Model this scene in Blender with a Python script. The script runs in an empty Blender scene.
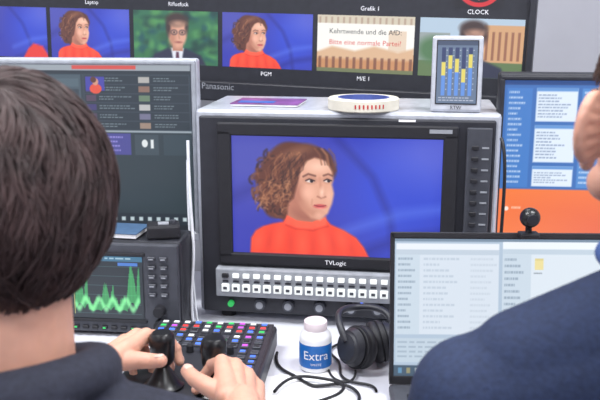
import bpy, bmesh, math, random
import numpy as np
from mathutils import Vector, Matrix, Euler
random.seed(4); np.random.seed(4)
S=bpy.context.scene
try: S.view_settings.view_transform='Standard'
except Exception: pass
COL=S.collection
def lin(c):
    return tuple(((v/255)/12.92 if v/255<=.04045 else ((v/255+.055)/1.055)**2.4) for v in c)
def mat(name,c,rough=.5,metal=0,emit=0,noise=.12,scale=60,bump=0,sss=0,ecol=None,spec=None):
    m=bpy.data.materials.new(name); m.use_nodes=True; nt=m.node_tree; b=nt.nodes['Principled BSDF']
    L=lin(c)
    b.inputs['Roughness'].default_value=rough; b.inputs['Metallic'].default_value=metal
    if spec is not None: b.inputs['Specular IOR Level'].default_value=spec
    tc=nt.nodes.new('ShaderNodeTexCoord'); n=nt.nodes.new('ShaderNodeTexNoise'); n.inputs['Scale'].default_value=scale
    n.inputs['Detail'].default_value=4
    nt.links.new(tc.outputs['Object'],n.inputs['Vector'])
    r=nt.nodes.new('ShaderNodeValToRGB')
    r.color_ramp.elements[0].color=(*[v*(1-noise) for v in L],1); r.color_ramp.elements[1].color=(*[min(1,v*(1+noise)) for v in L],1)
    r.color_ramp.elements[0].position=.3; r.color_ramp.elements[1].position=.7
    nt.links.new(n.outputs['Fac'],r.inputs['Fac']); nt.links.new(r.outputs['Color'],b.inputs['Base Color'])
    if bump:
        bp=nt.nodes.new('ShaderNodeBump'); bp.inputs['Strength'].default_value=bump; bp.inputs['Distance'].default_value=.002
        nt.links.new(n.outputs['Fac'],bp.inputs['Height']); nt.links.new(bp.outputs['Normal'],b.inputs['Normal'])
    if emit:
        b.inputs['Emission Color'].default_value=(*lin(ecol or c),1); b.inputs['Emission Strength'].default_value=emit
    if sss:
        b.inputs['Subsurface Weight'].default_value=sss; b.inputs['Subsurface Radius'].default_value=(.01,.004,.002); b.inputs['Subsurface Scale'].default_value=1
    return m
def smat():
    m=bpy.data.materials.new('screen_image'); m.use_nodes=True; nt=m.node_tree; b=nt.nodes['Principled BSDF']
    a=nt.nodes.new('ShaderNodeAttribute'); a.attribute_name='Col'
    b.inputs['Base Color'].default_value=(.02,.02,.024,1); b.inputs['Roughness'].default_value=.35
    nt.links.new(a.outputs['Color'],b.inputs['Emission Color']); b.inputs['Emission Strength'].default_value=1.12
    return m
M=dict(
 black=mat('black_plastic',(42,43,50),.45), black2=mat('matte_black',(29,29,35),.6), knob=mat('joystick_black',(20,20,23),.32), dgrey=mat('dark_grey_plastic',(66,68,76),.5),
 grey=mat('grey_plastic',(150,153,160),.5), silver=mat('silver_shell',(192,195,204),.38,.3), white=mat('white_plastic',(236,236,240),.4,noise=.03),
 desk=mat('desk_laminate',(212,213,222),.45,noise=.04,scale=20), wall=mat('wall_paint',(208,208,216),.8,noise=.03,scale=8,bump=.1),
 floor=mat('floor_carpet',(70,72,80),.95,noise=.3,scale=200,bump=.5), ceil=mat('ceiling_paint',(225,225,228),.9,noise=.02),
 trim=mat('trim_paint',(160,160,165),.6), glow=mat('lit_white',(225,228,225),.4,emit=.4), green=mat('lit_green',(50,180,90),.4,emit=.5),
 red=mat('lit_red',(215,60,60),.4,emit=.6), blue=mat('lit_blue',(70,110,235),.4,emit=.9), yel=mat('lit_yellow',(215,180,70),.4,emit=.5), mag=mat('lit_magenta',(180,80,200),.4,emit=.6),
 txt=mat('label_white',(215,215,220),.5,emit=.5), txtd=mat('label_dark',(40,40,50),.6), txtr=mat('label_red',(190,50,50),.6,emit=.2),
 skin=mat('skin',(214,160,138),.5,noise=.08,scale=40,sss=.15,bump=.15), nail=mat('nail',(228,184,170),.3), lip=mat('lip',(175,95,90),.5), eyew=mat('eye_white',(235,235,235),.2), iris=mat('iris',(60,45,30),.2),
 hair=mat('dark_brown_hair',(70,53,52),.5,noise=.5,scale=45), hair2=mat('short_brown_hair',(85,62,50),.5,noise=.3,scale=90),
 jack=mat('jacket_cloth',(46,48,62),.85,noise=.2,scale=180,bump=.5), navy=mat('navy_cloth',(34,46,76),.85,noise=.2,scale=180,bump=.5), coll=mat('blue_collar_cloth',(66,92,150),.8,noise=.15,scale=250,bump=.3),
 jeans=mat('trouser_cloth',(40,45,60),.9,noise=.2,scale=250,bump=.3), shoe=mat('shoe_leather',(25,22,22),.5),
 tape=mat('masking_tape',(222,216,200),.6,noise=.04), tapein=mat('tape_print',(190,50,50),.6), core=mat('tape_core',(70,85,150),.6), blue_l=mat('label_blue',(28,105,185),.35), pink=mat('cap_white',(240,226,230),.35,noise=.03),
 paper=mat('paper',(240,240,242),.8,noise=.02), mag1=mat('magazine_cover',(120,70,130),.4,noise=.5,scale=25), rubber=mat('cable_rubber',(24,24,29),.5), wcab=mat('white_cable',(220,222,228),.5),
 cloth=mat('chair_fabric',(50,52,60),.9,noise=.2,scale=300,bump=.4), steel=mat('steel',(150,152,158),.3,.9), img=smat())

def link(o,parent=None):
    COL.objects.link(o)
    if parent: o.parent=parent
    return o
def root(name,loc=(0,0,0),rz=0,ry=0):
    e=bpy.data.objects.new(name,None); e.empty_display_size=.05; e.location=loc; e.rotation_euler=(0,ry,math.radians(rz)); COL.objects.link(e); return e
def fin(bm,name,m,parent,smooth=False):
    me=bpy.data.meshes.new(name); bm.normal_update(); bm.to_mesh(me); bm.free()
    if m: me.materials.append(m)
    if smooth:
        for p in me.polygons: p.use_smooth=True
    return link(bpy.data.objects.new(name,me),parent)
def box(P,name,c,s,m,bev=.002,rot=None,seg=2):
    bm=bmesh.new(); bmesh.ops.create_cube(bm,size=1,matrix=Matrix.Diagonal((*s,1)))
    if bev>0: bmesh.ops.bevel(bm,geom=bm.edges[:],offset=min(bev,min(s)*.45),segments=seg,affect='EDGES',profile=.5)
    o=fin(bm,name,m,P); o.location=c
    if rot: o.rotation_euler=rot
    return o
def boxes(P,name,lst,m,bev=0):
    bm=bmesh.new()
    for c,s in lst:
        bmesh.ops.create_cube(bm,size=1,matrix=Matrix.Translation(c)@Matrix.Diagonal((*s,1)))
    if bev: bmesh.ops.bevel(bm,geom=bm.edges[:],offset=bev,segments=1,affect='EDGES')
    return fin(bm,name,m,P)
def cyl(P,name,p0,p1,r,m,r2=None,seg=32,bev=0):
    p0=Vector(p0);p1=Vector(p1);d=p1-p0
    bm=bmesh.new(); q=Vector((0,0,1)).rotation_difference(d).to_matrix().to_4x4()
    bmesh.ops.create_cone(bm,cap_ends=True,segments=seg,radius1=r,radius2=r if r2 is None else r2,depth=d.length,matrix=Matrix.Translation((p0+p1)/2)@q)
    if bev:
        es=[e for e in bm.edges if any(len(f.verts)>4 for f in e.link_faces)]
        bmesh.ops.bevel(bm,geom=es,offset=bev,segments=3,affect='EDGES')
    o=fin(bm,name,m,P,True)
    md=o.modifiers.new('es','EDGE_SPLIT'); md.split_angle=math.radians(40)
    return o
def ball(P,name,c,r,m,rot=None):
    bm=bmesh.new(); bmesh.ops.create_uvsphere(bm,u_segments=28,v_segments=18,radius=1)
    o=fin(bm,name,m,P,True); o.location=c; o.scale=r if hasattr(r,'__len__') else (r,r,r)
    if rot:o.rotation_euler=rot
    return o
def lathe(P,name,prof,m,seg=48,loc=(0,0,0)):
    bm=bmesh.new(); rings=[]
    for r,z in prof:
        rings.append([bm.verts.new((r*math.cos(2*math.pi*i/seg),r*math.sin(2*math.pi*i/seg),z)) for i in range(seg)])
    for a,b in zip(rings,rings[1:]):
        for i in range(seg): bm.faces.new((a[i],a[(i+1)%seg],b[(i+1)%seg],b[i]))
    bmesh.ops.remove_doubles(bm,verts=bm.verts[:],dist=1e-6)
    bmesh.ops.recalc_face_normals(bm,faces=bm.faces[:])
    o=fin(bm,name,m,P,True); o.location=loc
    md=o.modifiers.new('es','EDGE_SPLIT'); md.split_angle=math.radians(40)
    return o
def text(P,name,s,loc,size,m,al='CENTER',rot=(math.pi/2,0,0)):
    c=bpy.data.curves.new(name,'FONT'); c.body=s; c.size=size; c.align_x=al; c.align_y='CENTER'; c.materials.append(m); c.resolution_u=2
    o=link(bpy.data.objects.new(name,c),P); o.location=loc; o.rotation_euler=rot; return o
def cable(name,pts,r,m,P=None):
    c=bpy.data.curves.new(name,'CURVE'); c.dimensions='3D'; c.bevel_depth=r; c.bevel_resolution=3; c.resolution_u=10
    s=c.splines.new('NURBS'); s.points.add(len(pts)-1); s.use_endpoint_u=True; s.order_u=4
    for i,p in enumerate(pts): s.points[i].co=(*p,1)
    c.materials.append(m); return link(bpy.data.objects.new(name,c),P)
def blob(P,name,prims,m,vox,smooth=4):
    bm=bmesh.new()
    for p in prims:
        if p[0]=='c':
            _,p0,r0,p1,r1=p; p0=Vector(p0);p1=Vector(p1);d=p1-p0
            q=Vector((0,0,1)).rotation_difference(d).to_matrix().to_4x4()
            bmesh.ops.create_cone(bm,cap_ends=True,segments=20,radius1=r0,radius2=r1,depth=d.length,matrix=Matrix.Translation((p0+p1)/2)@q)
            for pp,rr in ((p0,r0),(p1,r1)): bmesh.ops.create_icosphere(bm,subdivisions=3,radius=rr*1.01,matrix=Matrix.Translation(pp))
        else:
            R=p[3].to_4x4() if len(p)>3 else Matrix.Identity(4)
            bmesh.ops.create_icosphere(bm,subdivisions=4,radius=1,matrix=Matrix.Translation(p[1])@R@Matrix.Diagonal((*p[2],1)))
    o=fin(bm,name,m,P,True)
    r=o.modifiers.new('r','REMESH'); r.mode='VOXEL'; r.voxel_size=vox; r.use_smooth_shade=True
    s=o.modifiers.new('s','SMOOTH'); s.factor=.5; s.iterations=smooth
    return o
# ---------- picture painting (content shown on displays) ----------
class Cv:
    def __init__(s,w,h,x0,y0,x1,y1,bg=(0,0,0)):
        s.w,s.h=w,h; s.px=(x1-x0)/w
        xs=x0+(np.arange(w)+.5)/w*(x1-x0); ys=y0+(np.arange(h)+.5)/h*(y1-y0)
        s.X,s.Y=np.meshgrid(xs,ys); s.A=np.ones((h,w,3))*np.array(bg,float)
    def mix(s,m,c,al=1):
        m=(np.clip(m,0,1)*al)[...,None]; s.A=s.A*(1-m)+np.array(c,float)*m
    def ell(s,cx,cy,rx,ry,c,rot=0,soft=None,al=1):
        soft=max(soft or s.px,s.px); t=math.radians(rot); dx=s.X-cx;dy=s.Y-cy
        u=(dx*math.cos(t)+dy*math.sin(t))/rx; v=(-dx*math.sin(t)+dy*math.cos(t))/ry
        s.mix(.5-(np.sqrt(u*u+v*v)-1)*min(rx,ry)/soft,c,al)
    def rect(s,x0,y0,x1,y1,c,al=1):
        d=np.maximum(np.maximum(x0-s.X,s.X-x1),np.maximum(y0-s.Y,s.Y-y1)); s.mix(.5-d/s.px,c,al)
    def poly(s,P,c,soft=None,al=1):
        soft=max(soft or s.px,s.px); d=np.full(s.X.shape,1e9); ins=np.zeros(s.X.shape,bool); n=len(P)
        for i in range(n):
            (ax,ay),(bx,by)=P[i],P[(i+1)%n]; ex,ey=bx-ax,by-ay
            t=np.clip(((s.X-ax)*ex+(s.Y-ay)*ey)/(ex*ex+ey*ey+1e-9),0,1)
            d=np.minimum(d,np.hypot(s.X-ax-t*ex,s.Y-ay-t*ey))
            if ey!=0:
                cr=((ay>s.Y)!=(by>s.Y))&(s.X<(bx-ax)*(s.Y-ay)/ey+ax); ins^=cr
        s.mix(.5-np.where(ins,-d,d)/soft,c,al)
    def line(s,P,w,c,soft=None,al=1):
        soft=max(soft or s.px,s.px); d=np.full(s.X.shape,1e9)
        for (ax,ay),(bx,by) in zip(P,P[1:]):
            ex,ey=bx-ax,by-ay; t=np.clip(((s.X-ax)*ex+(s.Y-ay)*ey)/(ex*ex+ey*ey+1e-9),0,1)
            d=np.minimum(d,np.hypot(s.X-ax-t*ex,s.Y-ay-t*ey))
        s.mix(.5-(d-w/2)/soft,c,al)
    def rows(s,x0,y0,x1,y1,n,c,seed=0,al=.7,fill=.7):
        rr=random.Random(seed); st=(y1-y0)/n
        for i in range(n):
            x=x0; y=y0+i*st
            while x<x0+(x1-x0)*(.4+.6*rr.random()):
                w=rr.uniform(.03,.12)*(x1-x0); s.rect(x,y,min(x+w,x1),y+st*.38,c,al); x+=w+.025*(x1-x0)
def picture(P,name,cv,x0,x1,z0,z1,y):
    h,w=cv.h,cv.w
    xs=np.linspace(x0,x1,w); zs=np.linspace(z1,z0,h); X,Z=np.meshgrid(xs,zs)
    co=np.stack([X,np.full_like(X,y),Z],-1).reshape(-1,3)
    i=np.arange(h*w).reshape(h,w)
    F=np.stack([i[1:,:-1],i[1:,1:],i[:-1,1:],i[:-1,:-1]],-1).reshape(-1,4)
    me=bpy.data.meshes.new(name); me.vertices.add(len(co)); me.vertices.foreach_set('co',co.ravel().astype(np.float32))
    me.loops.add(F.size); me.loops.foreach_set('vertex_index',F.ravel().astype(np.int32))
    me.polygons.add(len(F)); me.polygons.foreach_set('loop_start',np.arange(0,F.size,4,dtype=np.int32))
    me.update(calc_edges=True)
    a=np.clip(cv.A/255,0,1); L=np.where(a<=.04045,a/12.92,((a+.055)/1.055)**2.4)
    at=me.color_attributes.new('Col','FLOAT_COLOR','POINT')
    at.data.foreach_set('color',np.concatenate([L.reshape(-1,3),np.ones((h*w,1))],1).ravel().astype(np.float32))
    me.materials.append(M['img']); return link(bpy.data.objects.new(name,me),P)
def studio(c):
    c.A[:]=(54,60,172)
    c.ell(245,150,60,50,(84,88,176),soft=60,al=.7); c.ell(400,190,60,60,(50,76,208),soft=60,al=.8); c.ell(430,150,40,30,(108,116,214),soft=40,al=.5)
    c.line([(335,136),(372,175),(390,215),(396,258)],5,(34,38,130),soft=9,al=.6)
    c.line([(345,232),(400,212),(440,206)],7,(98,128,232),soft=12,al=.5)
    c.line([(352,258),(400,238),(440,232)],9,(32,36,132),soft=12,al=.6)
    c.line([(230,200),(262,185)],10,(42,44,130),soft=14,al=.5)
def woman(c,full=True):
    H=(98,56,42);Hd=(52,29,27);Hm=(136,84,58);Hl=(194,136,98)
    rr=random.Random(3)
    E=[(287,170,24,26),(302,155,21,12),(270,186,11,15),(266,200,9,10),(273,210,10,10),(283,203,12,17),(322,159,10,10),(273,168,12,13),(284,216,6,6),(290,150,14,8),(331,169,5,9),(260,178,7,8)]
    for x,y,rx,ry in E: c.ell(x,y,rx,ry,H,soft=4)
    for i in range(30 if full else 12):
        a=rr.uniform(1.8,4.8); x=286+32*math.cos(a)*rr.uniform(.85,1.08); y=182-35*math.sin(a)*rr.uniform(.85,1.03); b=rr.uniform(0,6)
        R_=rr.uniform(3,5.5)
        c.line([(x+R_*math.cos(b+k*.6),y+R_*math.sin(b+k*.6)) for k in range(5)],2,rr.choice([H,H,Hm,Hd]),soft=2.4,al=.8)
    # neck
    c.poly([(288,195),(322,208),(324,228),(286,228)],(190,126,104),soft=3)
    c.ell(304,216,12,6,(152,90,76),rot=20,soft=7,al=.75)
    # top
    R=(242,74,46)
    c.poly([(248,258),(249,242),(254,234),(262,229),(272,226),(282,224),(287,218),(296,223),(312,224),(325,218),(331,225),(345,231),(357,238),(365,248),(370,258)],R,soft=2.5)
    c.poly([(286,217),(296,222),(312,223.5),(326,217),(327,226),(313,231),(294,230),(284,226)],(250,96,68),soft=2.5)
    c.line([(285,227),(296,231),(313,232),(328,227)],1.4,(196,40,30),soft=3,al=.6)
    for (x,y,rx,ry,ro) in [(268,246,5,14,15),(290,248,4,14,0),(313,250,4,13,0),(333,246,4,12,-15),(352,250,4,10,-25)]: c.ell(x,y,rx,ry,(212,48,36),rot=ro,soft=9,al=.4)
    for (x,y,rx,ry,ro) in [(278,240,4,10,10),(302,246,5,12,0),(324,242,4,10,-10),(343,240,4,7,-20),(257,244,4,8,10)]: c.ell(x,y,rx,ry,(252,100,70),rot=ro,soft=9,al=.5)
    # face
    F=(224,166,140)
    c.poly([(297,172),(303,161),(314,157),(326,160),(332,170),(333,179),(332,184),(334,193),(332,204),(328,214),(320,221),(311,219),(301,210),(294,197),(290,183)],F,soft=3)
    c.ell(297,196,7,18,(176,112,92),rot=-12,soft=10,al=.75); c.ell(311,213,12,5,(186,122,100),rot=22,soft=7,al=.6)
    c.ell(318,166,10,5,(246,200,176),soft=8,al=.85); c.ell(308,193,6,6,(242,184,160),soft=8,al=.85); c.ell(329,195,3,6,(240,186,162),soft=5,al=.7); c.ell(319,216,4,3,(238,182,158),soft=4,al=.6)
    c.ell(310,180,6,3.4,(176,118,98),soft=4,al=.7); c.ell(327.5,179.5,4.5,3,(176,118,98),soft=4,al=.7)
    c.line([(303,176.5),(308,173.8),(315,175.6)],1.4,(84,48,40),soft=2,al=.9); c.line([(323.5,175),(328,173.4),(332,175)],1.3,(84,48,40),soft=2,al=.9)
    c.ell(309.8,181,3.7,1.5,(228,212,206),soft=1.2); c.ell(311.4,180.9,1.7,1.7,(38,26,28),soft=1); c.line([(305.5,180.6),(309,178.9),(314.3,180.6)],1.1,(44,26,28),soft=1.2)
    c.ell(327.2,180.4,3,1.4,(228,212,206),soft=1.2); c.ell(328.6,180.3,1.6,1.6,(38,26,28),soft=1); c.line([(323.8,180.1),(327,178.5),(331.2,180)],1.1,(44,26,28),soft=1.2)
    c.line([(319.5,178),(320.8,187),(323.5,194)],1.4,(196,130,106),soft=3.5,al=.8); c.line([(317.5,196.6),(321,198.2),(325.5,196.6)],1,(150,86,72),soft=2.2,al=.85); c.ell(322,192,1.8,4,(250,208,186),soft=3,al=.85)
    c.ell(320,206.6,6,2.2,(202,82,84),soft=1.8); c.line([(314.2,205.6),(320,207),(325.8,205.6)],.7,(122,40,46),soft=1.1)
    c.ell(320.5,208.6,3,.8,(236,140,134),soft=1.2); c.line([(312,200),(311.5,205)],.8,(190,126,104),soft=2.5,al=.6)
    # front hair
    c.poly([(288,150),(304,145),(320,147),(331,156),(336,170),(332,170),(326,160),(316,155),(307,160),(300,170),(297,184),(293,199),(286,206),(280,196),(282,170)],H,soft=3)
    for i in range(150 if full else 44):
        u=rr.random(); x=306-46*u*rr.uniform(.3,1); y=148+rr.uniform(0,30)+u*6
        if x>297 and y>156: continue
        w=rr.uniform(0,6); n=6; pts=[]
        for k in range(n):
            t=k/(n-1); pts.append((x-6*t-4*u*t+3.2*math.sin(w+t*5.5),y+t*rr.uniform(22,24)))
        c.line(pts,rr.uniform(.7,1.5),rr.choice([Hd,Hd,Hl,Hm,Hm]),soft=1.7,al=.55)
    for i in range(80 if full else 20):
        x=rr.uniform(258,290);y=rr.uniform(184,215); R_=rr.uniform(3,6); b=rr.uniform(2.2,4.2)
        c.line([(x+R_*math.cos(b+k*.5),y+R_*math.sin(b+k*.5)) for k in range(4)],1.2,rr.choice([Hd,Hl,Hm]),soft=1.8,al=.6)
    for i in range(10 if full else 4):
        x=rr.uniform(310,330); c.line([(x,148),(x+5,154),(x+7,164)],1.1,rr.choice([Hd,Hl,Hm]),soft=1.8,al=.5)
    c.ell(296,152,12,4,Hl,rot=-20,soft=8,al=.4)
def mann(c,bg,bld=False):   # presenter in tile units 0..100 x 0..55
    c.A[:]=bg
    rr=random.Random(8)
    if not bld:
        for i in range(110): c.ell(rr.uniform(0,100),rr.uniform(0,55),rr.uniform(2,7),rr.uniform(2,5),rr.choice([(40,95,60),(96,165,92),(24,60,55),(60,120,70),(20,70,90)]),soft=4,al=.6)
    else:
        c.rect(0,0,100,55,(176,196,214)); c.rect(0,14,30,55,(150,160,160)); c.rect(62,6,100,44,(206,160,118)) 
        for i in range(6): c.rect(64+i*6,12,66.5+i*6,38,(150,102,78))
        c.rect(0,40,100,55,(96,120,78)); c.ell(15,30,16,12,(80,120,80),soft=8)
    c.poly([(20,55),(25,45),(42,38),(50,43),(62,38),(80,45),(86,55)],(44,48,70),soft=3)
    c.poly([(45,38),(60,38),(57,55),(48,55)],(218,222,232),soft=2); c.poly([(51,42),(54,42),(55,55),(50,55)],(90,50,70),soft=1.5)
    c.rect(47,32,59,41,(186,130,108)); c.ell(53,22,11,16,(216,162,138),soft=3); c.ell(46.5,27,4,10,(180,122,102),soft=5,al=.7)
    c.ell(52,9,12.5,7,(66,50,46),soft=4); c.ell(42,17,2.8,8,(66,50,46),soft=3); c.ell(63.5,15,2,7,(66,50,46),soft=3); c.ell(54,13,8,3,(222,172,146),soft=4,al=.7)
    for x in (48.8,58.4): c.ell(x,22,3.9,2.8,(70,58,62),soft=1.5); c.ell(x,22,2.9,1.9,(196,150,132),soft=1.5); c.ell(x,22,1,1,(50,40,40),soft=1)
    c.ell(54,32,3.8,1,(160,90,82),soft=1.5); c.line([(54,23),(55,28)],1,(184,126,104),soft=2)
def graphic(c):
    c.A[:]=(240,238,232)
    c.rect(0,0,100,8,(206,196,176)) 
    for i in range(16): c.rect(2+i*6.2,2,4+i*6.2,8,(160,130,110),al=.6)
    c.rect(0,36,100,55,(196,140,96)); c.poly([(0,36),(16,30),(40,34),(60,29),(84,34),(100,30),(100,42),(0,42)],(214,176,140),soft=3)
    for i in range(14): c.rect(2+i*7.2,40,5+i*7.2,51,(112,70,56),al=.75)
    c.rect(0,51,100,55,(112,120,84)); c.rect(74,14,92,34,(214,182,150),al=.6)
# ---------- room ----------
box(None,'floor',(0,.8,-.05),(4.6,4.6,.1),M['floor'],0)
box(None,'ceiling',(0,.8,2.75),(4.6,4.6,.1),M['ceil'],0)
box(None,'wall_back',(0,2.95,1.35),(4.6,.1,2.7),M['wall'],0)
box(None,'wall_front',(0,-1.45,1.35),(4.6,.1,2.7),M['wall'],0)
box(None,'wall_left',(-2.25,.8,1.35),(.1,4.4,2.7),M['wall'],0)
box(None,'wall_right',(2.25,.8,1.35),(.1,4.4,2.7),M['wall'],0)
box(None,'baseboard_back',(0,2.89,.05),(4.4,.02,.1),M['trim'],.003)
# desk
D=root('desk',(0,0,0))
box(D,'top',(0,1.395,.73),(2.3,.89,.04),M['desk'],.004)
for x in (-1.05,1.05):
    for y in (1.02,1.76): box(D,'leg',(x,y,.355),(.05,.05,.71),M['steel'],.003)
box(D,'rear_panel',(0,1.78,.45),(2.05,.02,.4),M['dgrey'],.002)
# ---------- big wall display ----------
T0=root('multiview_display',(.492,1.862,0),-17.6)
for x in (-.5,-1.25):
    box(T0,'post',(x,.09,.8),(.06,.05,1.6),M['dgrey'],.004); box(T0,'foot',(x,.09,.015),(.08,.5,.03),M['dgrey'],.004)
T=root('panel',(-.022,0,-.018),0,math.radians(1.25)); T.parent=T0
box(T,'housing',(-.86,.035,1.61),(1.75,.06,.985),M['black'],.006)
box(T,'bezel_lower',(-.86,.0,1.142),(1.75,.02,.048),M['black'],.003)
box(T,'bezel_upper',(-.86,.0,2.09),(1.75,.02,.02),M['black'],.003)
box(T,'bezel_side_a',(.008,.0,1.61),(.014,.02,.985),M['black'],.003); box(T,'bezel_side_b',(-1.728,.0,1.61),(.014,.02,.985),M['black'],.003)
text(T,'maker_label','Panasonic',(-.730,-.0105,1.154),.022,M['grey'])
TZ0,TZ1=1.203,1.334; PI=.243
studio_c=Cv(190,104,230,136,440,258); studio(studio_c); woman(studio_c,False)
m1=Cv(170,94,0,0,100,55); mann(m1,(50,110,80)); m2=Cv(170,94,0,0,100,55); mann(m2,(190,190,190),True); g=Cv(150,82,0,0,100,55); graphic(g)
st0=Cv(60,32,230,136,440,258); studio(st0); st0.poly([(370,258),(385,235),(400,222),(425,228),(440,250),(440,258)],(225,60,50))
seq=[st0,studio_c,m1,studio_c,g,m2]
bluec=Cv(20,12,0,0,1,1,(40,50,130)); darkc=Cv(20,12,0,0,1,1,(25,28,45)); tealc=Cv(20,12,0,0,1,1,(30,90,110))
for k in range(-1,6):
    cx=-.122-PI*(5-k)
    c=seq[k] if k>=0 else bluec
    picture(T,'tile_picture',c,cx-.1155,cx+.1155,TZ0,TZ1,.0045)
    for r in range(1,5):
        z0=TZ0+r*.170
        if r==1 and k==5: continue
        if z0+.127>2.08: continue
        picture(T,'tile_picture',[bluec,darkc,tealc,st0,m1][(k*2+r*3)%5],cx-.1155,cx+.1155,z0,z0+.127,.0045)
lab=['','Laptop','Rifluefuck','','Grafik 1','']
for k in range(6):
    cx=-.122-PI*(5-k)
    if lab[k]: text(T,'tile_label',lab[k],(cx+.01,.0035,1.350),.014,M['txt'])
text(T,'tile_label','CLOCK',(-.11,.0035,1.348),.014,M['txt'])
text(T,'tile_label','PGM',(-.122-PI*2,.0035,1.189),.014,M['txt']); text(T,'tile_label','M/E 1',(-.122-PI,.0035,1.189),.014,M['txt'])
text(T,'caption_line','Kehrtwende und die AfD:',(-.122-PI,.0035,1.297),.0165,M['txtd']); text(T,'caption_line','Bitte eine normale Partei?',(-.122-PI,.0035,1.272),.0165,M['txtr'])
clock=Cv(90,90,-1,-1,1,1,(12,12,16)); clock.ell(0,0,.95,.95,(210,45,50)); clock.ell(0,0,.78,.78,(20,18,24)) 
for i in range(12):
    a=i*math.pi/6; clock.ell(.64*math.cos(a),.64*math.sin(a),.05,.05,(230,80,80))
clock.line([(0,0),(.3,-.45)],.07,(235,235,235)); clock.line([(0,0),(-.1,.6)],.05,(235,235,235))
picture(T,'clock_face',clock,-.165,-.055,1.357,1.467,.0045)
# ---------- main broadcast monitor ----------
B=root('broadcast_monitor',(.088,1.5,0),-8)
W=.559; zt=1.158; zb=.762; cx=-.008
box(B,'shell',(cx,.135,(zt+zb)/2),(W,.25,zt-zb),M['silver'],.006)
box(B,'front_face',(cx,.004,(zt+zb)/2-.003),(W-.020,.016,zt-zb-.016),M['black'],.003)
sx0,sx1,sz0,sz1=-.216,.170,.889,1.113
fr=[((sx0+sx1)/2,-.006,sz1+.012,sx1-sx0+.052,.014,.024),((sx0+sx1)/2,-.006,sz0-.011,sx1-sx0+.052,.014,.022),(sx0-.013,-.006,(sz0+sz1)/2,.026,.014,sz1-sz0+.02),(sx1+.013,-.006,(sz0+sz1)/2,.026,.014,sz1-sz0+.02)]
for f in fr: box(B,'screen_frame',f[:3],f[3:],M['black2'],.003)
c=Cv(520,302,230,136,440,258); studio(c); woman(c); picture(B,'screen_picture',c,sx0,sx1,sz0,sz1,-.0055)
text(B,'maker_label','TVLogic',(-.02,-.0135,sz0-.012),.012,M['txt'])
box(B,'control_column',(.233,-.005,.955),(.044,.010,.36),M['dgrey'],.002)
l=[];l2=[]
for i in range(11):
    l.append(((.226,-.012,1.10-i*.020),(.012,.006,.007)))
    l2.append(((.244,-.0105,1.10-i*.020),(.012,.001,.003)))
boxes(B,'column_buttons',l,M['black2'],.001); boxes(B,'column_labels',l2,M['grey'])
for i,z in enumerate((.865,.835,.805)): cyl(B,'column_knob',(.233,-.010,z),(.233,-.024,z),.009,M['black2'],.008,bev=.001)
box(B,'top_label',(.165,-.0135,1.128),(.04,.001,.007),M['grey'],0); box(B,'top_label',(.105,-.0045,1.145),(.03,.001,.004),M['txt'],0)
box(B,'button_strip',(-.075,-.012,.833),(.345,.026,.056),M['grey'],.003)
wb=[];db=[]
for i in range(16):
    x=-.228+i*.0200
    (db if i in(0,) else wb).append(((x,-.0265,.848),(.0125,.006,.0085)))
    wb.append(((x,-.0265,.824),(.0145,.007,.015)))
boxes(B,'buttons_lit',wb,M['glow'],.001); boxes(B,'buttons_dark',db,M['black2'],.001)
db=[((-.228+i*.0200,-.0255,.8365),(.011,.002,.0035)) for i in range(16)]; boxes(B,'button_legends',db,M['txtd'])
db=[((-.228+i*.0200,-.0305,.824),(.007,.0015,.005)) for i in range(16)]; boxes(B,'button_glyphs',db,M['dgrey'])
cyl(B,'power_button',(-.222,-.004,.786),(-.222,-.014,.786),.006,M['green'],bev=.001)
for x in (-.165,-.11,-.05,.01,.06):
    cyl(B,'connector',(x,-.003,.787),(x,-.016,.787),.011,M['dgrey'],bev=.001); cyl(B,'connector_core',(x,-.015,.787),(x,-.0175,.787),.007,M['grey'])
cyl(B,'blue_led',(.03,-.003,.80),(.03,-.009,.80),.003,M['blue'])
boxes(B,'small_labels',[((.13,-.005,.845),(.03,.002,.004)),((.15,-.005,.83),(.04,.002,.003)),((.12,-.005,.80),(.02,.002,.006))],M['grey'])
for x in (-.235,.235):
    for y in (.03,.22): cyl(B,'foot',(x,y,.75),(x,y,.765),.014,M['black2'])
t=root('tape_roll',(.118,1.55,zt))
lathe(t,'tape_body',[(.048,.001),(.048,.022),(.064,.022),(.066,.020),(.066,.002),(.064,0),(.048,0),(.048,.001)],M['tape'])
lathe(t,'inner_core',[(.0445,.001),(.0445,.0228),(.048,.0228),(.048,.001),(.0445,.001)],M['core'])
bm=bmesh.new()
for i in range(15):
    a=math.radians(252+i*3.2); p=[]
    if i%2: continue
    for aa,z in ((a,.007),(a+.042,.007),(a+.042,.0145),(a,.0145)): p.append(bm.verts.new((.0664*math.cos(aa),.0664*math.sin(aa),z)))
    bm.faces.new(p)
fin(bm,'printed_marks',M['tapein'],t)
mg=root('magazine',(-.06,1.63,zt),-10); box(mg,'pages',(0,0,.003),(.13,.10,.004),M['paper'],.001); box(mg,'cover',(0,0,.0055),(.132,.102,.0015),M['mag1'],0)
box(mg,'cover_title',(-.02,-.02,.0066),(.07,.03,.0006),M['blue_l'],0)
me=root('loudness_meter',(.280,1.50,zt-.001),-10)
me.rotation_euler=(math.radians(-7),0,math.radians(-10))
box(me,'case',(0,0,.069),(.090,.016,.136),M['silver'],.005); box(me,'glass',(0,-.0085,.072),(.074,.002,.114),M['black'],.001)
box(me,'stand',(0,.028,.03),(.05,.003,.07),M['grey'],.001,rot=(math.radians(25),0,0))
mc=Cv(110,160,0,0,72,112,(96,114,140)); mc.rect(0,0,72,8,(60,74,100)) 
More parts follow.
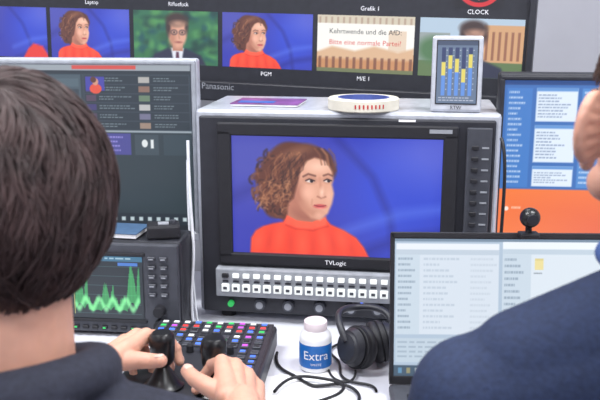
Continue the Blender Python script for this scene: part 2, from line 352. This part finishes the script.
for i in range(5):
    x=8+i*12; mc.rect(x,12,x+7,98,(40,56,100)); hgt=[60,72,66,48,74][i]; mc.rect(x,98-hgt,x+7,98,(92,140,215)); mc.rect(x,98-hgt,x+7,98-hgt+24,(222,206,96))
    for j in range(8): mc.rect(x+8,16+j*10,x+10,17.5+j*10,(220,225,235),al=.7)
mc.rows(4,101,68,110,2,(220,220,230),3)
picture(me,'meter_picture',mc,-.035,.035,.017,.127,-.0102); text(me,'badge','RTW',(0,-.0102,.009),.009,M['txtd'])
# ---------- left software monitor ----------
Lm=root('computer_monitor',(-.468,1.61,0),-5)
x0,x1,z0,z1=-.262,.262,.914,1.236
LB=mat('monitor_bezel_grey',(150,154,162),.45)
box(Lm,'panel',(0,.018,(z0+z1)/2-.002),(.548,.03,.350),M['silver'],.005)
box(Lm,'chin',(0,-.001,z0-.011),(.544,.010,.018),M['silver'],.003)
for xx in (-.268,.268): box(Lm,'side_bezel',(xx,-.001,(z0+z1)/2),(.009,.010,.335),LB,.003)
box(Lm,'top_bezel',(0,-.001,z1+.005),(.544,.010,.009),LB,.003)
box(Lm,'neck',(-.1,.05,.86),(.07,.03,.21),M['dgrey'],.005); box(Lm,'stand_base',(-.1,.09,.757),(.22,.14,.012),M['dgrey'],.005)
c=Cv(420,262,-78,62,192,232,(46,60,68))
c.rect(-78,62,192,68,(150,158,166)); c.rows(-70,63.5,40,67,1,(60,60,70),1)
c.rect(74,62.8,138,66.6,(205,80,72)); c.rect(-78,68,192,71,(40,50,58))
c.rect(84,72,192,128,(52,64,74))
for r in range(6):
    y=73+r*9.2; c.rect(86,y,190,y+8,(38,50,58)); c.rect(87,y+1,97,y+7,(64,58,110) if r%2 else (80,64,84)) 
    c.rect(140,y+1,151,y+7,[(170,168,165),(134,104,90),(100,124,100),(180,180,180),(110,110,136),(150,128,112)][r]); c.rows(100,y+2,136,y+7,2,(180,196,202),r,al=.55); c.rows(155,y+2,188,y+7,2,(180,196,202),r+9,al=.55)
c.rect(87,74,106,88,(66,66,160)); c.ell(97,86,6,5,(220,80,56)); c.ell(97,79,3,3.6,(205,145,122)); c.ell(95,77,3,3,(90,54,42))
c.rect(84,128,192,130,(150,162,170)); c.rect(84,130,192,214,(42,56,62))
c.rect(104,131,130,153,(70,70,140)); c.rows(106,134,128,152,4,(170,160,230),5); c.rect(134,132,158,153,(58,72,80)); c.ell(144,141,3,4,(215,220,222)); c.rect(150,137,153,146,(215,220,222))
c.rows(86,158,100,210,8,(140,160,170),6,al=.4); c.rect(163,132,190,153,(50,66,74))
c.rect(84,214,192,226,(34,44,52)) 
for i in range(9): c.rect(108+i*9,218,112+i*9,222,(180,195,200))
c.rect(-78,72,82,226,(70,86,96))
for r in range(14): c.rect(-74,76+r*10.5,80,84+r*10.5,(52,64,74) if r%2 else (80,98,108))
c.rows(-70,77,76,224,14,(200,210,215),7); c.rect(-78,226,192,232,(28,34,40)); c.rows(86,227,186,231,1,(160,180,190),8)
picture(Lm,'screen_picture',c,x0,x1,z0,z1,-.003)
# ---------- waveform scope ----------
Sc=root('waveform_monitor',(-.328,1.45,0),-6)
box(Sc,'body',(0,.045,.843),(.229,.09,.178),M['black'],.006); box(Sc,'face',(0,-.002,.843),(.221,.012,.170),M['dgrey'],.003)
c=Cv(180,140,0,0,75,60,(22,34,40)); c.rect(0,0,75,5,(60,110,140)); c.rows(2,1.5,70,5,1,(210,230,235),2)
for i in range(6): c.line([(3,10+i*9),(72,10+i*9)],.5,(70,110,110),al=.7)
rr=random.Random(5)
for i in range(180):
    x=5+i*.37; env=[34,10,24,12,42][min(4,int(i/36))]; a=(.35+.65*abs(math.sin(i*.13)))*env; c.line([(x,54-a*.25),(x,54-a-rr.random()*5)],.5,(80,235,120),al=.5)
for i in range(60):
    x=5+i*1.1; c.ell(x,46+5*math.sin(i*.5),1.5,3,(150,255,170),soft=2,al=.5)
c.line([(4,8),(4,56)],.6,(200,200,110)); c.rect(50,6,70,9,(70,120,200))
picture(Sc,'screen_picture',c,-.092,.045,.786,.905,-.0098)
box(Sc,'screen_rim_top',(-.0235,-.009,.909),(.147,.006,.006),M['black2'],.001); box(Sc,'screen_rim_bottom',(-.0235,-.009,.782),(.147,.006,.006),M['black2'],.001)
boxes(Sc,'keys',[((.062+ (i%2)*.022,-.010,.902-(i//2)*.017),(.014,.006,.008)) for i in range(10)],M['dgrey'],.001)
boxes(Sc,'key_labels',[((.062+ (i%2)*.022,-.0135,.902-(i//2)*.017),(.008,.001,.002)) for i in range(10)],M['grey'])
boxes(Sc,'keys_lower',[((-.085+i*.018,-.010,.768),(.011,.005,.006)) for i in range(8)],M['black2'],.001)
boxes(Sc,'status_leds',[((-.085+i*.054,-.013,.768),(.005,.001,.003)) for i in range(3)],M['green'])
for z in (.805,.778): cyl(Sc,'knob',(.075,-.008,z),(.075,-.024,z),.011,M['black2'],.010,bev=.001)
for x in (-.1,.1):
    for y in (.02,.075): box(Sc,'foot',(x,y,.752),(.02,.016,.006),M['black2'],.001)
nb=root('notebook',(-.350,1.497,.932),-10); box(nb,'pages',(0,0,.006),(.12,.07,.008),M['paper'],.001); box(nb,'cover',(0,0,.011),(.124,.073,.002),mat('notebook_cover',(70,98,130),.5),.001)
cb=root('intercom_beltpack',(-.250,1.475,.932),10); box(cb,'body',(0,0,.013),(.06,.045,.025),M['black2'],.004); box(cb,'key',(0,-.005,.027),(.02,.014,.004),M['grey'],.001); cyl(cb,'dial',(.018,0,.025),(.018,0,.031),.006,M['dgrey'])
# ---------- right monitor ----------
Rm=root('computer_monitor',(.616,1.47,0),-5)
x0,x1,z0,z1=-.252,.252,.915,1.217
box(Rm,'panel',(0,.018,1.066),(.522,.03,.327),M['black'],.005)
for f in [((0,-.001,z1+.004),(.52,.01,.009)),((0,-.001,z0-.006),(.52,.01,.013)),((-.2565,-.001,1.065),(.009,.01,.31)),((.2565,-.001,1.065),(.009,.01,.31))]: box(Rm,'bezel',f[0],f[1],M['black'],.003)
box(Rm,'neck',(0,.05,.86),(.06,.03,.21),M['black'],.005); box(Rm,'stand_base',(0,.06,.757),(.24,.14,.012),M['black'],.005)
c=Cv(340,200,505,76,780,240,(240,122,58))
c.ell(640,260,160,60,(212,80,70),soft=60,al=.6); c.ell(520,235,60,20,(248,140,80),soft=30,al=.5)
c.rect(505,76,600,183,(58,108,178)); c.rect(505,76,600,81,(34,70,130))
for (a,b,cc,d) in [(536,84,575,116),(536,120,575,156),(536,160,575,180)]:
    c.rect(a,b,cc,d,(218,230,242)); c.rect(a,b,cc,b+3,(96,146,208)); c.rows(a+2,b+6,cc-2,d-2,max(3,int((d-b)/4)),(90,110,150),int(a+b))
c.rect(508,84,532,181,(66,122,194)); c.rows(510,87,530,180,18,(220,230,245),4)
c.rect(579,84,598,181,(80,136,202)); c.rows(581,87,596,180,18,(225,235,250),5)
c.ell(513,203,2.2,2.2,(248,228,218)); c.rows(518,201,528,206,1,(248,225,210),2)
c.rect(640,90,760,220,(235,238,242)); c.rows(648,100,750,215,12,(90,100,120),9)
picture(Rm,'screen_picture',c,x0,x1,z0,z1,-.003)
# ---------- laptop ----------
Lp=root('laptop',(.322,1.2,.75),-1.5)
box(Lp,'base',(0,-.118,.010),(.366,.245,.016),M['dgrey'],.005); box(Lp,'touchpad',(0,-.19,.0185),(.1,.06,.001),M['black'],0)
keys=[((-.15+i*.0215,-.045-j*.0195,.0195),(.0175,.016,.003)) for i in range(15) for j in range(5)]; boxes(Lp,'keys',keys,M['black2'],.001)
Ld=root('lid',(0,0,.018)); Ld.parent=Lp; Ld.rotation_euler=(math.radians(-10),0,0)
box(Ld,'lid_shell',(0,.004,.120),(.366,.008,.238),M['black'],.003)
c=Cv(400,240,397,243,640,380,(172,190,208))
c.rect(397,243,640,246,(120,140,160)); c.rect(399,248,508,338,(208,218,229)); c.rect(399,248,508,254,(226,232,239)); c.rect(399,254,508,259,(188,201,214)); c.rect(399,259,424,338,(196,210,222))
c.rows(401,262,422,336,13,(100,120,140),1,al=.5); c.rows(428,262,470,336,13,(120,140,160),2,al=.25); c.rows(478,262,506,336,13,(140,155,170),3,al=.2)
c.rect(512,246,640,352,(213,223,232)); c.rect(512,246,640,253,(230,236,241)); c.rect(512,253,640,258,(188,203,216)); c.rect(512,258,542,352,(196,210,222)); c.rows(514,262,540,350,14,(100,120,140),4,al=.5)
c.rect(546,262,555,273,(214,200,134)); c.rect(546,264,555,273,(228,214,150)); c.rows(545,276,557,279,1,(90,100,110),5)
c.rect(399,342,508,366,(188,203,216)); c.rows(401,345,500,364,4,(110,130,150),6,al=.35)
c.rect(397,369,640,380,(70,90,108))
for i in range(6): c.rect(402+i*9,371.5,406+i*9,377,[(110,165,205),(180,165,110),(210,215,220),(160,100,90)][i%4],al=.7)
picture(Ld,'screen_picture',c,-.176,.176,.014,.229,-.0006)
for f in [((0,-.001,.2345),(.366,.003,.009)),((0,-.001,.007),(.366,.003,.013)),((-.1795,-.001,.12),(.006,.003,.236)),((.1795,-.001,.12),(.006,.003,.236))]: box(Ld,'bezel',f[0],f[1],M['black2'],.001)
cyl(Lp,'hinge',(-.14,0,.017),(.14,0,.017),.006,M['black2'])
wc=root('webcam',(.352,1.24,.75+.018+.235),0)
ball(wc,'camera_ball',(0,-.004,.026),.0155,M['knob']); cyl(wc,'lens_ring',(0,-.015,.026),(0,-.021,.026),.008,M['black']); cyl(wc,'stem',(0,0,0),(0,0,.016),.005,M['black2'])
box(wc,'clip',(0,-.002,-.002),(.03,.022,.008),M['black2'],.002)
# ---------- control panel ----------
CPX,CPY=-.163,1.235
Cp=root('joystick_control_panel',(CPX,CPY,.75),-5.5)
box(Cp,'body',(0,0,.024),(.215,.33,.040),M['black'],.006); box(Cp,'faceplate',(0,0,.0455),(.205,.32,.004),M['black'],.001)
for x in (-.09,.09):
    for y in (-.14,.14): cyl(Cp,'foot',(x,y,0),(x,y,.006),.01,M['black2'])
sets={k:[] for k in('glow','green','red','blue','yel','black2','mag','dgrey')}
rr=random.Random(11); caps=[]
for j in range(6):
    for i in range(10):
        x=-.088+i*.0195; y=.145-j*.0175-(.006 if j>2 else 0)
        caps.append(((x,y,.0490),(.0135,.011,.005)))
        k=rr.choice(['black2','dgrey','blue','blue','blue','blue','glow','glow','green','red','mag'] if j>1 else ['red','mag','green','blue','blue','red','red','glow'])
        sets[k].append(((x,y,.0519),(.009,.0065,.0012)))
for j in range(6):
    for i in (0,1,8,9):
        x=-.088+i*.0195; y=.028-j*.0195
        if i in(0,1) and j>1: continue
        caps.append(((x,y,.0490),(.0135,.012,.005))); sets[rr.choice(['blue','glow','blue','dgrey'])].append(((x,y,.0519),(.008,.006,.0012)))
boxes(Cp,'key_caps',caps,M['dgrey'],.001)
for k,v in sets.items():
    if v: boxes(Cp,'key_lights_'+k,v,M[k])
for i in range(5): cyl(Cp,'rotary_knob',(-.04+i*.022,.026,.047),(-.04+i*.022,.026,.060),.006,M['black2'],.0055,bev=.001)
boxes(Cp,'side_keys',[((-.09+i*.02,-.15,.049),(.012,.009,.004)) for i in range(9)],M['dgrey'],.001)
K=[(-.2010,1.137),(-.1236,1.117)]
Ri=Matrix.Rotation(math.radians(5.5),3,'Z')
for kx,ky in K:
    v=Ri@Vector((kx-CPX,ky-CPY,0)); x,y=v.x,v.y
    lathe(Cp,'joystick_boot',[(0,0),(.030,0),(.030,.004),(.024,.008),(.019,.016),(.0175,.018),(.013,.026),(.008,.034),(0,.036)],M['knob'],loc=(x,y,.047))
    cyl(Cp,'joystick_shaft',(x,y,.08),(x,y,.1),.005,M['steel'])
    lathe(Cp,'joystick_knob',[(0,0),(.012,0),(.0155,.004),(.0175,.010),(.0188,.038),(.0178,.045),(.0135,.0495),(0,.0505)],M['knob'],loc=(x,y,.083))
# ---------- gum bottle ----------
G=root('gum_bottle',(.026,1.305,.75),0)
lathe(G,'bottle',[(0,0),(.022,0),(.026,.003),(.027,.010),(.027,.056),(.0255,.063),(.021,.068),(.019,.071),(0,.071)],M['white'])
lathe(G,'cap',[(0,.087),(.0165,.087),(.019,.085),(.0195,.082),(.0195,.072),(.0185,.070),(0,.070)],M['pink'])
lathe(G,'label',[(.0272,.010),(.0274,.012),(.0274,.048),(.0272,.050)],M['blue_l'])
def wraptext(P,s,size,z,r,m,ang=-90):
    cu=bpy.data.curves.new('tmp','FONT'); cu.body=s; cu.size=size; cu.align_x='CENTER'; cu.align_y='CENTER'; ob=bpy.data.objects.new('tmp',cu); COL.objects.link(ob)
    bpy.context.view_layer.update(); dg=bpy.context.evaluated_depsgraph_get(); m_=bpy.data.meshes.new_from_object(ob.evaluated_get(dg)); bpy.data.objects.remove(ob)
    bm=bmesh.new(); bm.from_mesh(m_); bmesh.ops.subdivide_edges(bm,edges=[e for e in bm.edges if e.calc_length()>size*.2],cuts=2)
    bmesh.ops.triangulate(bm,faces=bm.faces[:])
    for v in bm.verts:
        a=math.radians(ang)+v.co.x/r; zz=v.co.y; v.co=(r*math.cos(a),r*math.sin(a),z+zz)
    fin(bm,'label_text',m,P)
wraptext(G,'Extra',.021,.032,.0279,M['white'])
wraptext(G,'WHITE',.006,.0175,.0279,M['white'])
# ---------- headphones ----------
Hp=root('headphones',(.112,1.31,.75),15)
def cup(c,ax,nm):
    ax=Vector(ax).normalized(); c=Vector(c)
    cyl(Hp,nm+'_shell',c+ax*.004,c+ax*.022,.034,M['black'],.026,bev=.004); cyl(Hp,nm+'_body',c-ax*.006,c+ax*.005,.036,M['black2'],bev=.003)
    bm=bmesh.new(); q=Vector((0,0,1)).rotation_difference(ax).to_matrix().to_4x4()
    R,r=.027,.0095; vs=[[bm.verts.new((R*math.cos(a)+r*math.cos(b)*math.cos(a),R*math.sin(a)+r*math.cos(b)*math.sin(a),r*math.sin(b))) for b in [j*math.pi/5 for j in range(10)]] for a in [i*math.pi/16 for i in range(32)]]
    for i in range(32):
        for j in range(10): bm.faces.new((vs[i][j],vs[(i+1)%32][j],vs[(i+1)%32][(j+1)%10],vs[i][(j+1)%10]))
    bm.transform(Matrix.Translation(c-ax*.011)@q); fin(bm,nm+'_cushion',M['black2'],Hp,True)
cup((-.022,-.01,.042),(-1,-.35,.25),'ear_cup_a'); cup((.030,.01,.040),(1,-.1,.2),'ear_cup_b')
pts=[(-.04,-.012,.055),(-.05,.01,.085),(-.035,.05,.088),(.005,.075,.08),(.04,.055,.085),(.055,.02,.078),(.048,.01,.05)]
cable('headband',pts,.006,M['black'],Hp)
cable('headphone_lead',[(-.03,-.03,.01),(-.035,-.05,.003),(-.06,-.06,.003),(-.075,-.02,.003),(-.06,.02,.003),(-.09,.06,.003)],.002,M['rubber'],Hp)
# ---------- desk bits ----------
pa=root('paper_sheet',(.0,1.215,.7502),12); box(pa,'sheet',(0,0,.0005),(.15,.13,.0008),M['paper'],0)
z=.754
cable('black_cable',[(-.04,1.36,z),(-.045,1.30,z),(-.005,1.27,z),(.02,1.215,z),(.06,1.24,z+.003),(.10,1.21,z),(.09,1.15,z),(.03,1.13,z)],.0026,M['rubber'])
cable('black_cable',[(-.04,1.20,z+.004),(-.02,1.26,z+.006),(.03,1.245,z+.007),(.075,1.225,z+.007),(.065,1.18,z+.006),(.0,1.15,z+.005),(-.04,1.12,z)],.0026,M['rubber'])
cable('black_cable',[(.07,1.40,z),(.04,1.37,z),(.075,1.33,z),(.06,1.27,z),(.085,1.235,z),(.12,1.235,z),(.12,1.21,z)],.0022,M['rubber'])
cable('white_cable',[(-.210,1.545,1.10),(-.208,1.525,.98),(-.196,1.51,.9),(-.208,1.50,.82),(-.204,1.49,.757),(-.20,1.485,.753)],.003,M['wcab'])
cable('white_cable',[(-.214,1.56,1.06),(-.214,1.54,.95),(-.206,1.53,.85),(-.200,1.51,.77),(-.195,1.50,.753)],.0022,M['wcab'])
cable('black_cable',[(.351,1.44,1.12),(.356,1.42,1.10),(.357,1.42,1.0),(.353,1.42,.88),(.352,1.42,.755)],.003,M['rubber'])
# ---------- people ----------
def head(P,loc,yaw,prot=.016,tilt=0):
    H=bpy.data.objects.new('head_frame',None); COL.objects.link(H); H.parent=P; H.location=loc; H.rotation_euler=(0,math.radians(tilt),math.radians(yaw)); H.empty_display_size=.02
    pr=[('e',(0,-.012,.028),(.076,.096,.088)),('e',(0,.03,-.035),(.058,.062,.068)),('e',(0,.066,-.090),(.027,.024,.020)),
        ('c',(-.045,.045,-.06),.02,(0,.07,-.088),.018),('c',(.045,.045,-.06),.02,(0,.07,-.088),.018),
        ('c',(0,.088,.012),.008,(0,.108,-.026),.010),('c',(-.011,.094,-.030),.007,(.011,.094,-.030),.007),
        ('c',(-.036,.078,.024),.011,(.036,.078,.024),.011),('e',(.04,.062,-.02),(.022,.022,.02)),('e',(-.04,.062,-.02),(.022,.022,.02)),
        ('c',(0,-.022,-.05),.054,(0,-.04,-.175),.058)]
    for sg in (-1,1):
        prev=None
        for i in range(17):
            t=i/16*2*math.pi; y=-.012+.018*math.cos(t)-.004*math.sin(t); zz=.001+.031*math.sin(t)*(1 if math.sin(t)>0 else .9); w=(1-math.cos(t))/2
            p=(sg*(.073+prot*w),y,zz)
            if prev: pr.append(('c',prev,.0052,p,.0052))
            prev=p
        n=9
        for i in range(n):
            t=math.pi*(.42+1.16*i/(n-1)); y=-.012+.018*math.cos(t)-.004*math.sin(t); zz=.001+.029*math.sin(t); w=(1-math.cos(t))/2
            pr.append(('c',(sg*.068,-.004,zz*.5),.007,(sg*(.073+prot*w*.8),y+.002,zz*.92),.0045))
        pr.append(('e',(sg*(.078+prot*.3),-.004,-.030),(.007,.008,.009)))
    blob(H,'head_skin',pr,M['skin'],.0024,3)
    for sg in (-1,1):
        ball(H,'eyeball',(sg*.031,.078,.003),.0125,M['eyew']); ball(H,'iris',(sg*.031,.0865,.003),.0058,M['iris'])
        ball(H,'brow',(sg*.033,.090,.026),(.017,.004,.003),M['hair'])
    ball(H,'lips',(0,.090,-.056),(.022,.007,.006),M['lip'])
    return H
def hair(H,name,m,n,rad,cen,thick,ends,L,r,seed,wave=.1,drift=.2,mess=.85):
    rr=random.Random(seed); tl=Matrix.Rotation(math.radians(20),3,'X')
    def end(p):
        f=(1+math.cos(p))/2; b=(1-math.cos(p))/2; sd=math.sin(p)**2
        return math.radians(ends[0]*f*(1-sd)+ends[2]*b*(1-sd)+ends[1]*sd)
    def pt(th,p,k):
        d=tl@Vector((math.sin(th)*math.sin(p),math.sin(th)*math.cos(p),math.cos(th)))
        return Vector((cen[0]+d.x*(rad[0]+k),cen[1]+d.y*(rad[1]+k),cen[2]+d.z*(rad[2]+k)))
    bm=bmesh.new(); N=64;K_=28; g=[[bm.verts.new(pt(end(2*math.pi*i/N)*j/K_ if j else .001,2*math.pi*i/N,thick*.5*(1 if j<K_-1 else .1))) for j in range(K_+1)] for i in range(N)]
    for i in range(N):
        for j in range(K_): bm.faces.new((g[i][j],g[(i+1)%N][j],g[(i+1)%N][j+1],g[i][j+1]))
    bmesh.ops.recalc_face_normals(bm,faces=bm.faces[:]); fin(bm,name+'_scalp',m,H,True)
    cu=bpy.data.curves.new(name,'CURVE'); cu.dimensions='3D'; cu.bevel_depth=r; cu.bevel_resolution=0; cu.resolution_u=3
    for s_ in range(n):
        p=rr.uniform(0,2*math.pi); e=end(p)+rr.uniform(-.09,.13); cth=rr.uniform(math.cos(e),1); th0=max(0.02,math.acos(cth)-.5*L*rr.random()); th1=min(th0+L*rr.uniform(.6,1.1),e)
        if th1-th0<.15: th0=th1-.15
        dr=drift*(.6+rr.uniform(-.8,.8)); cl=math.sin(p*9+th0*4)*.5+.5; k0=thick*(.45+(mess-.45)*(.55*cl+.45*rr.random())); w=math.sin(p*5+th0*3)*2.4+rr.uniform(-.6,.6); np_=7
        sp=cu.splines.new('NURBS'); sp.points.add(np_-1); sp.use_endpoint_u=True; sp.order_u=3
        for i in range(np_):
            u=i/(np_-1); th=th0+(th1-th0)*u; pp=p+dr*u+wave*math.sin(w+u*4)*u*.5; kk=max(k0*(.85+.25*math.sin(math.pi*u)),thick*.48)+.0008*rr.random()
            sp.points[i].co=(*pt(th,pp,kk),1); sp.points[i].radius=1.0 if u<.7 else 1-.85*(u-.7)/.3
    cu.materials.append(m); link(bpy.data.objects.new(name,cu),H)
def hand(P,name,Wp,F,Dn,side,curl,thumb,spread=(.12,.03,-.05,-.14)):
    Wp=Vector(Wp);F=Vector(F).normalized();Dn=Vector(Dn); Dn=(Dn-F*Dn.dot(F)).normalized(); X=F.cross(Dn)*side
    Lc=lambda x,y,z:Wp+X*x+F*y+Dn*z
    kn=[(.030,.088,0),(.010,.093,.003),(-.011,.089,.001),(-.030,.080,-.004)]
    ln=[(.042,.026,.020),(.046,.030,.021),(.042,.028,.020),(.033,.021,.018)]
    rd=[.0092,.0094,.0088,.0078]
    pr=[('c',Wp-F*.055,.027,Wp,.024)]; nails=[]
    for i,k in enumerate(kn):
        b=Lc(k[0]*.62,.004,-.003); e=Lc(*k); pr.append(('c',b,.0165,e,.0112)) 
        if i: pr.append(('c',Lc(*kn[i-1]),.0098,e,.0098)); pr.append(('c',Lc(kn[i-1][0]*.8,.05,-.006),.014,Lc(k[0]*.8,.05,-.006),.014))
        a=0; p=e; r=rd[i]; sp=spread[i]
        for j in range(3):
            a+=math.radians(curl[i][j]); d=(F*math.cos(sp)+X*math.sin(sp))*math.cos(a)-Dn*math.sin(a); q=p+d*ln[i][j]
            pr.append(('c',p,r,q,r*.93)) 
            pr.append(('e',tuple(q if j<2 else p),(r*1.04,)*3)); r*=.92 
            if j==2:
                dd=(F*math.cos(sp)+X*math.sin(sp))*math.sin(a)+Dn*math.cos(a); nails.append((q-d*.003+dd*r*.78,d,dd,r))
            p=q
    tp=[Lc(*t) for t in thumb]
    for (a_,ra),(b_,rb) in zip(zip(tp,(.016,.0125,.0108)),zip(tp[1:],(.0125,.0108,.0092))): pr.append(('c',a_,ra,b_,rb))
    pr.append(('c',tp[0],.015,Lc(.015,.06,-.004),.014))
    d=(tp[-1]-tp[-2]).normalized(); dd=(Dn+X*.6); dd=(dd-d*dd.dot(d)).normalized(); nails.append((tp[-1]-d*.002+dd*.0072,d,dd,.009))
    blob(P,name,pr,M['skin'],.0017,3)
    bm=bmesh.new()
    for q,d,dd,r in nails:
        s=d.cross(dd); Rm_=Matrix((s,d,dd)).transposed().to_4x4(); bmesh.ops.create_icosphere(bm,subdivisions=3,radius=1,matrix=Matrix.Translation(q)@Rm_@Matrix.Diagonal((r*.75,r*.95,r*.28,1)))
    fin(bm,name+'_nails',M['nail'],P,True)
def legs(P,cx,cy):
    pr=[]
    for s_ in (-1,1):
        h=(cx+s_*.09,cy-.02,.53); k=(cx+s_*.12,cy+.42,.53); a=(cx+s_*.12,cy+.38,.10)
        pr+=[('c',h,.085,k,.060),('c',k,.058,a,.042)]
        blob(P,'shoe',[('c',(a[0],a[1]-.02,.045),.04,(a[0],a[1]+.13,.038),.034),('c',a,.04,(a[0],a[1],.05),.042)],M['shoe'],.006,3)
    pr.append(('c',(cx-.06,cy-.03,.55),.11,(cx+.06,cy-.03,.55),.11))
    blob(P,'trousers',pr,M['jeans'],.01,5)
def chair(cx,cy):
    C=root('office_chair',(cx,cy,0))
    box(C,'seat',(0,0,.405),(.48,.46,.06),M['cloth'],.025,seg=4); box(C,'backrest',(0,-.25,.64),(.42,.05,.36),M['cloth'],.022,rot=(math.radians(5),0,0),seg=4)
    box(C,'back_bar',(0,-.26,.45),(.06,.02,.2),M['black2'],.004); cyl(C,'gas_lift',(0,0,.09),(0,0,.38),.025,M['steel'])
    for i in range(5):
        a=i*2*math.pi/5+.3; d=Vector((math.cos(a),math.sin(a),0)); cyl(C,'base_arm',Vector((0,0,.10))+d*.02,Vector((0,0,.075))+d*.28,.022,M['black2'],.015); w=d*.28; n_=Vector((-d.y,d.x,0))
        cyl(C,'caster',w+n_*.02+Vector((0,0,.028)),w-n_*.02+Vector((0,0,.028)),.028,M['black2'],bev=.003)
# left operator
A=root('seated_operator_dark_hair')
HC=(-.270,.755,1.158)
H=head(A,HC,6)
hair(H,'hair',M['hair'],8000,(.081,.100,.094),(0,-.012,.020),.018,(96,146,131),1.0,.0008,5,.38,.5,1.1)
SL=(-.430,.72,.925);SR=(-.112,.72,.925);EL=(-.405,.86,.760);ER=(-.035,.78,.72)
W1=(-.284,1.080,.858);W2=(-.074,.982,.848)
tor=[('c',(-.265,.66,.56),.125,(-.265,.68,.80),.135),('c',(-.34,.69,.84),.105,(-.19,.69,.84),.105),('c',(-.262,.70,.97),.062,SL,.056),('c',(-.262,.70,.97),.062,SR,.056),
     ('c',SL,.056,EL,.045),('c',EL,.046,Vector(W1)+(Vector(EL)-Vector(W1)).normalized()*.03,.034),('c',SR,.056,ER,.045),('c',ER,.046,Vector(W2)+(Vector(ER)-Vector(W2)).normalized()*.03,.034)]
hp=[]
for i in range(17):
    a=math.radians(-90+ (i-8)*19); hp.append((-.262+.076*math.cos(a),.712+.072*math.sin(a),1.004+.018*math.sin(-a)+.014*math.cos(a)))
for a_,b_ in zip(hp,hp[1:]): tor.append(('c',a_,.022,b_,.022))
tor.append(('e',(-.262,.645,.975),(.085,.045,.06)))
blob(A,'jacket',tor,M['jack'],.006,4)
legs(A,-.265,.68); chair(-.265,.66)
cur=[(26,46,28),(30,46,30),(34,48,30),(38,46,30)]
hand(A,'left_hand',W1,(.36,.93,.02),(-.42,0,.90),1,cur,[(.018,.018,-.008),(.042,.034,-.020),(.062,.038,-.028),(.078,.034,-.030)])
cur=[(34,46,30),(30,46,30),(30,46,30),(32,44,30)]
hand(A,'right_hand',W2,(-.10,.99,.03),(.55,0,.84),-1,cur,[(.018,.018,-.010),(.040,.036,-.018),(.056,.056,-.026),(.066,.076,-.030)],spread=(.0,-.02,-.06,-.12))
# right operator
Bp=root('seated_operator_navy_shirt')
H=head(Bp,(.352,.765,1.234),4,prot=.036)
hair(H,'hair',M['hair2'],1200,(.077,.097,.092),(0,-.012,.026),.007,(80,84,112),.5,.0011,6)
SL=(.163,.72,.985);SR=(.545,.72,.985);EL=(.128,.80,.765);ER=(.58,.80,.765);W3=(.255,1.02,.815);W4=(.42,1.02,.815)
tor=[('c',(.355,.66,.56),.125,(.355,.69,.84),.135),('c',(.262,.69,.88),.11,(.445,.69,.88),.11),('c',(.355,.71,1.055),.062,SL,.060),('c',(.355,.71,1.055),.062,SR,.060),('c',(.355,.71,1.088),.056,(.205,.715,1.026),.048),('c',(.355,.71,1.088),.056,(.505,.715,1.026),.048),
     ('c',SL,.060,EL,.050),('c',EL,.048,(.24,.99,.808),.036),('c',SR,.060,ER,.050),('c',ER,.048,(.435,.99,.808),.036)]
blob(Bp,'shirt',tor,M['navy'],.006,5)
cp=[(.352+.068*math.cos(i*math.pi/8),.722+.066*math.sin(i*math.pi/8),1.122+.008*math.sin(-i*math.pi/8)) for i in range(17)]
blob(Bp,'collar',[('c',a_,.014,b_,.014) for a_,b_ in zip(cp,cp[1:])],M['coll'],.004,3)
legs(Bp,.355,.68); chair(.355,.66)
cur=[(25,35,20)]*4
hand(Bp,'left_hand',W3,(.15,.98,-.05),(0,0,1),1,cur,[(.018,.018,-.008),(.043,.038,-.014),(.058,.062,-.018),(.062,.085,-.02)])
hand(Bp,'right_hand',W4,(-.15,.98,-.05),(0,0,1),-1,cur,[(.018,.018,-.008),(.043,.040,-.014),(.058,.064,-.018),(.062,.087,-.02)])
# ---------- lights ----------
def area(name,loc,size,e,rot=(0,0,0),col=(1,1,1)):
    l=bpy.data.lights.new(name,'AREA'); l.shape='RECTANGLE'; l.size,l.size_y=size; l.energy=e; l.color=col
    o=bpy.data.objects.new(name,l); o.location=loc; o.rotation_euler=rot; COL.objects.link(o)
for i,(x,y) in enumerate([(-.9,.9),(.9,.9),(-.9,-.6),(.9,-.6),(0,2.2)]):
    P=root('ceiling_light',(x,y,2.66)); box(P,'fixture',(0,0,.02),(1.0,.36,.04),M['white'],.005)
    area('ceiling_lamp',(x,y,2.655),(.9,.3),[40,40,22,22,14][i],col=(.97,.985,1))
w=bpy.data.worlds.new('w'); S.world=w; w.use_nodes=True; w.node_tree.nodes['Background'].inputs[0].default_value=(.8,.82,.9,1); w.node_tree.nodes['Background'].inputs[1].default_value=.4
cd=bpy.data.cameras.new('camera'); cd.lens=50; cd.sensor_width=36; cd.clip_start=.02; cd.dof.use_dof=True; cd.dof.focus_distance=1.55; cd.dof.aperture_fstop=9.0
co=bpy.data.objects.new('camera',cd); co.location=(0,0,1.342); co.rotation_euler=(math.radians(77),0,0); COL.objects.link(co); S.camera=co
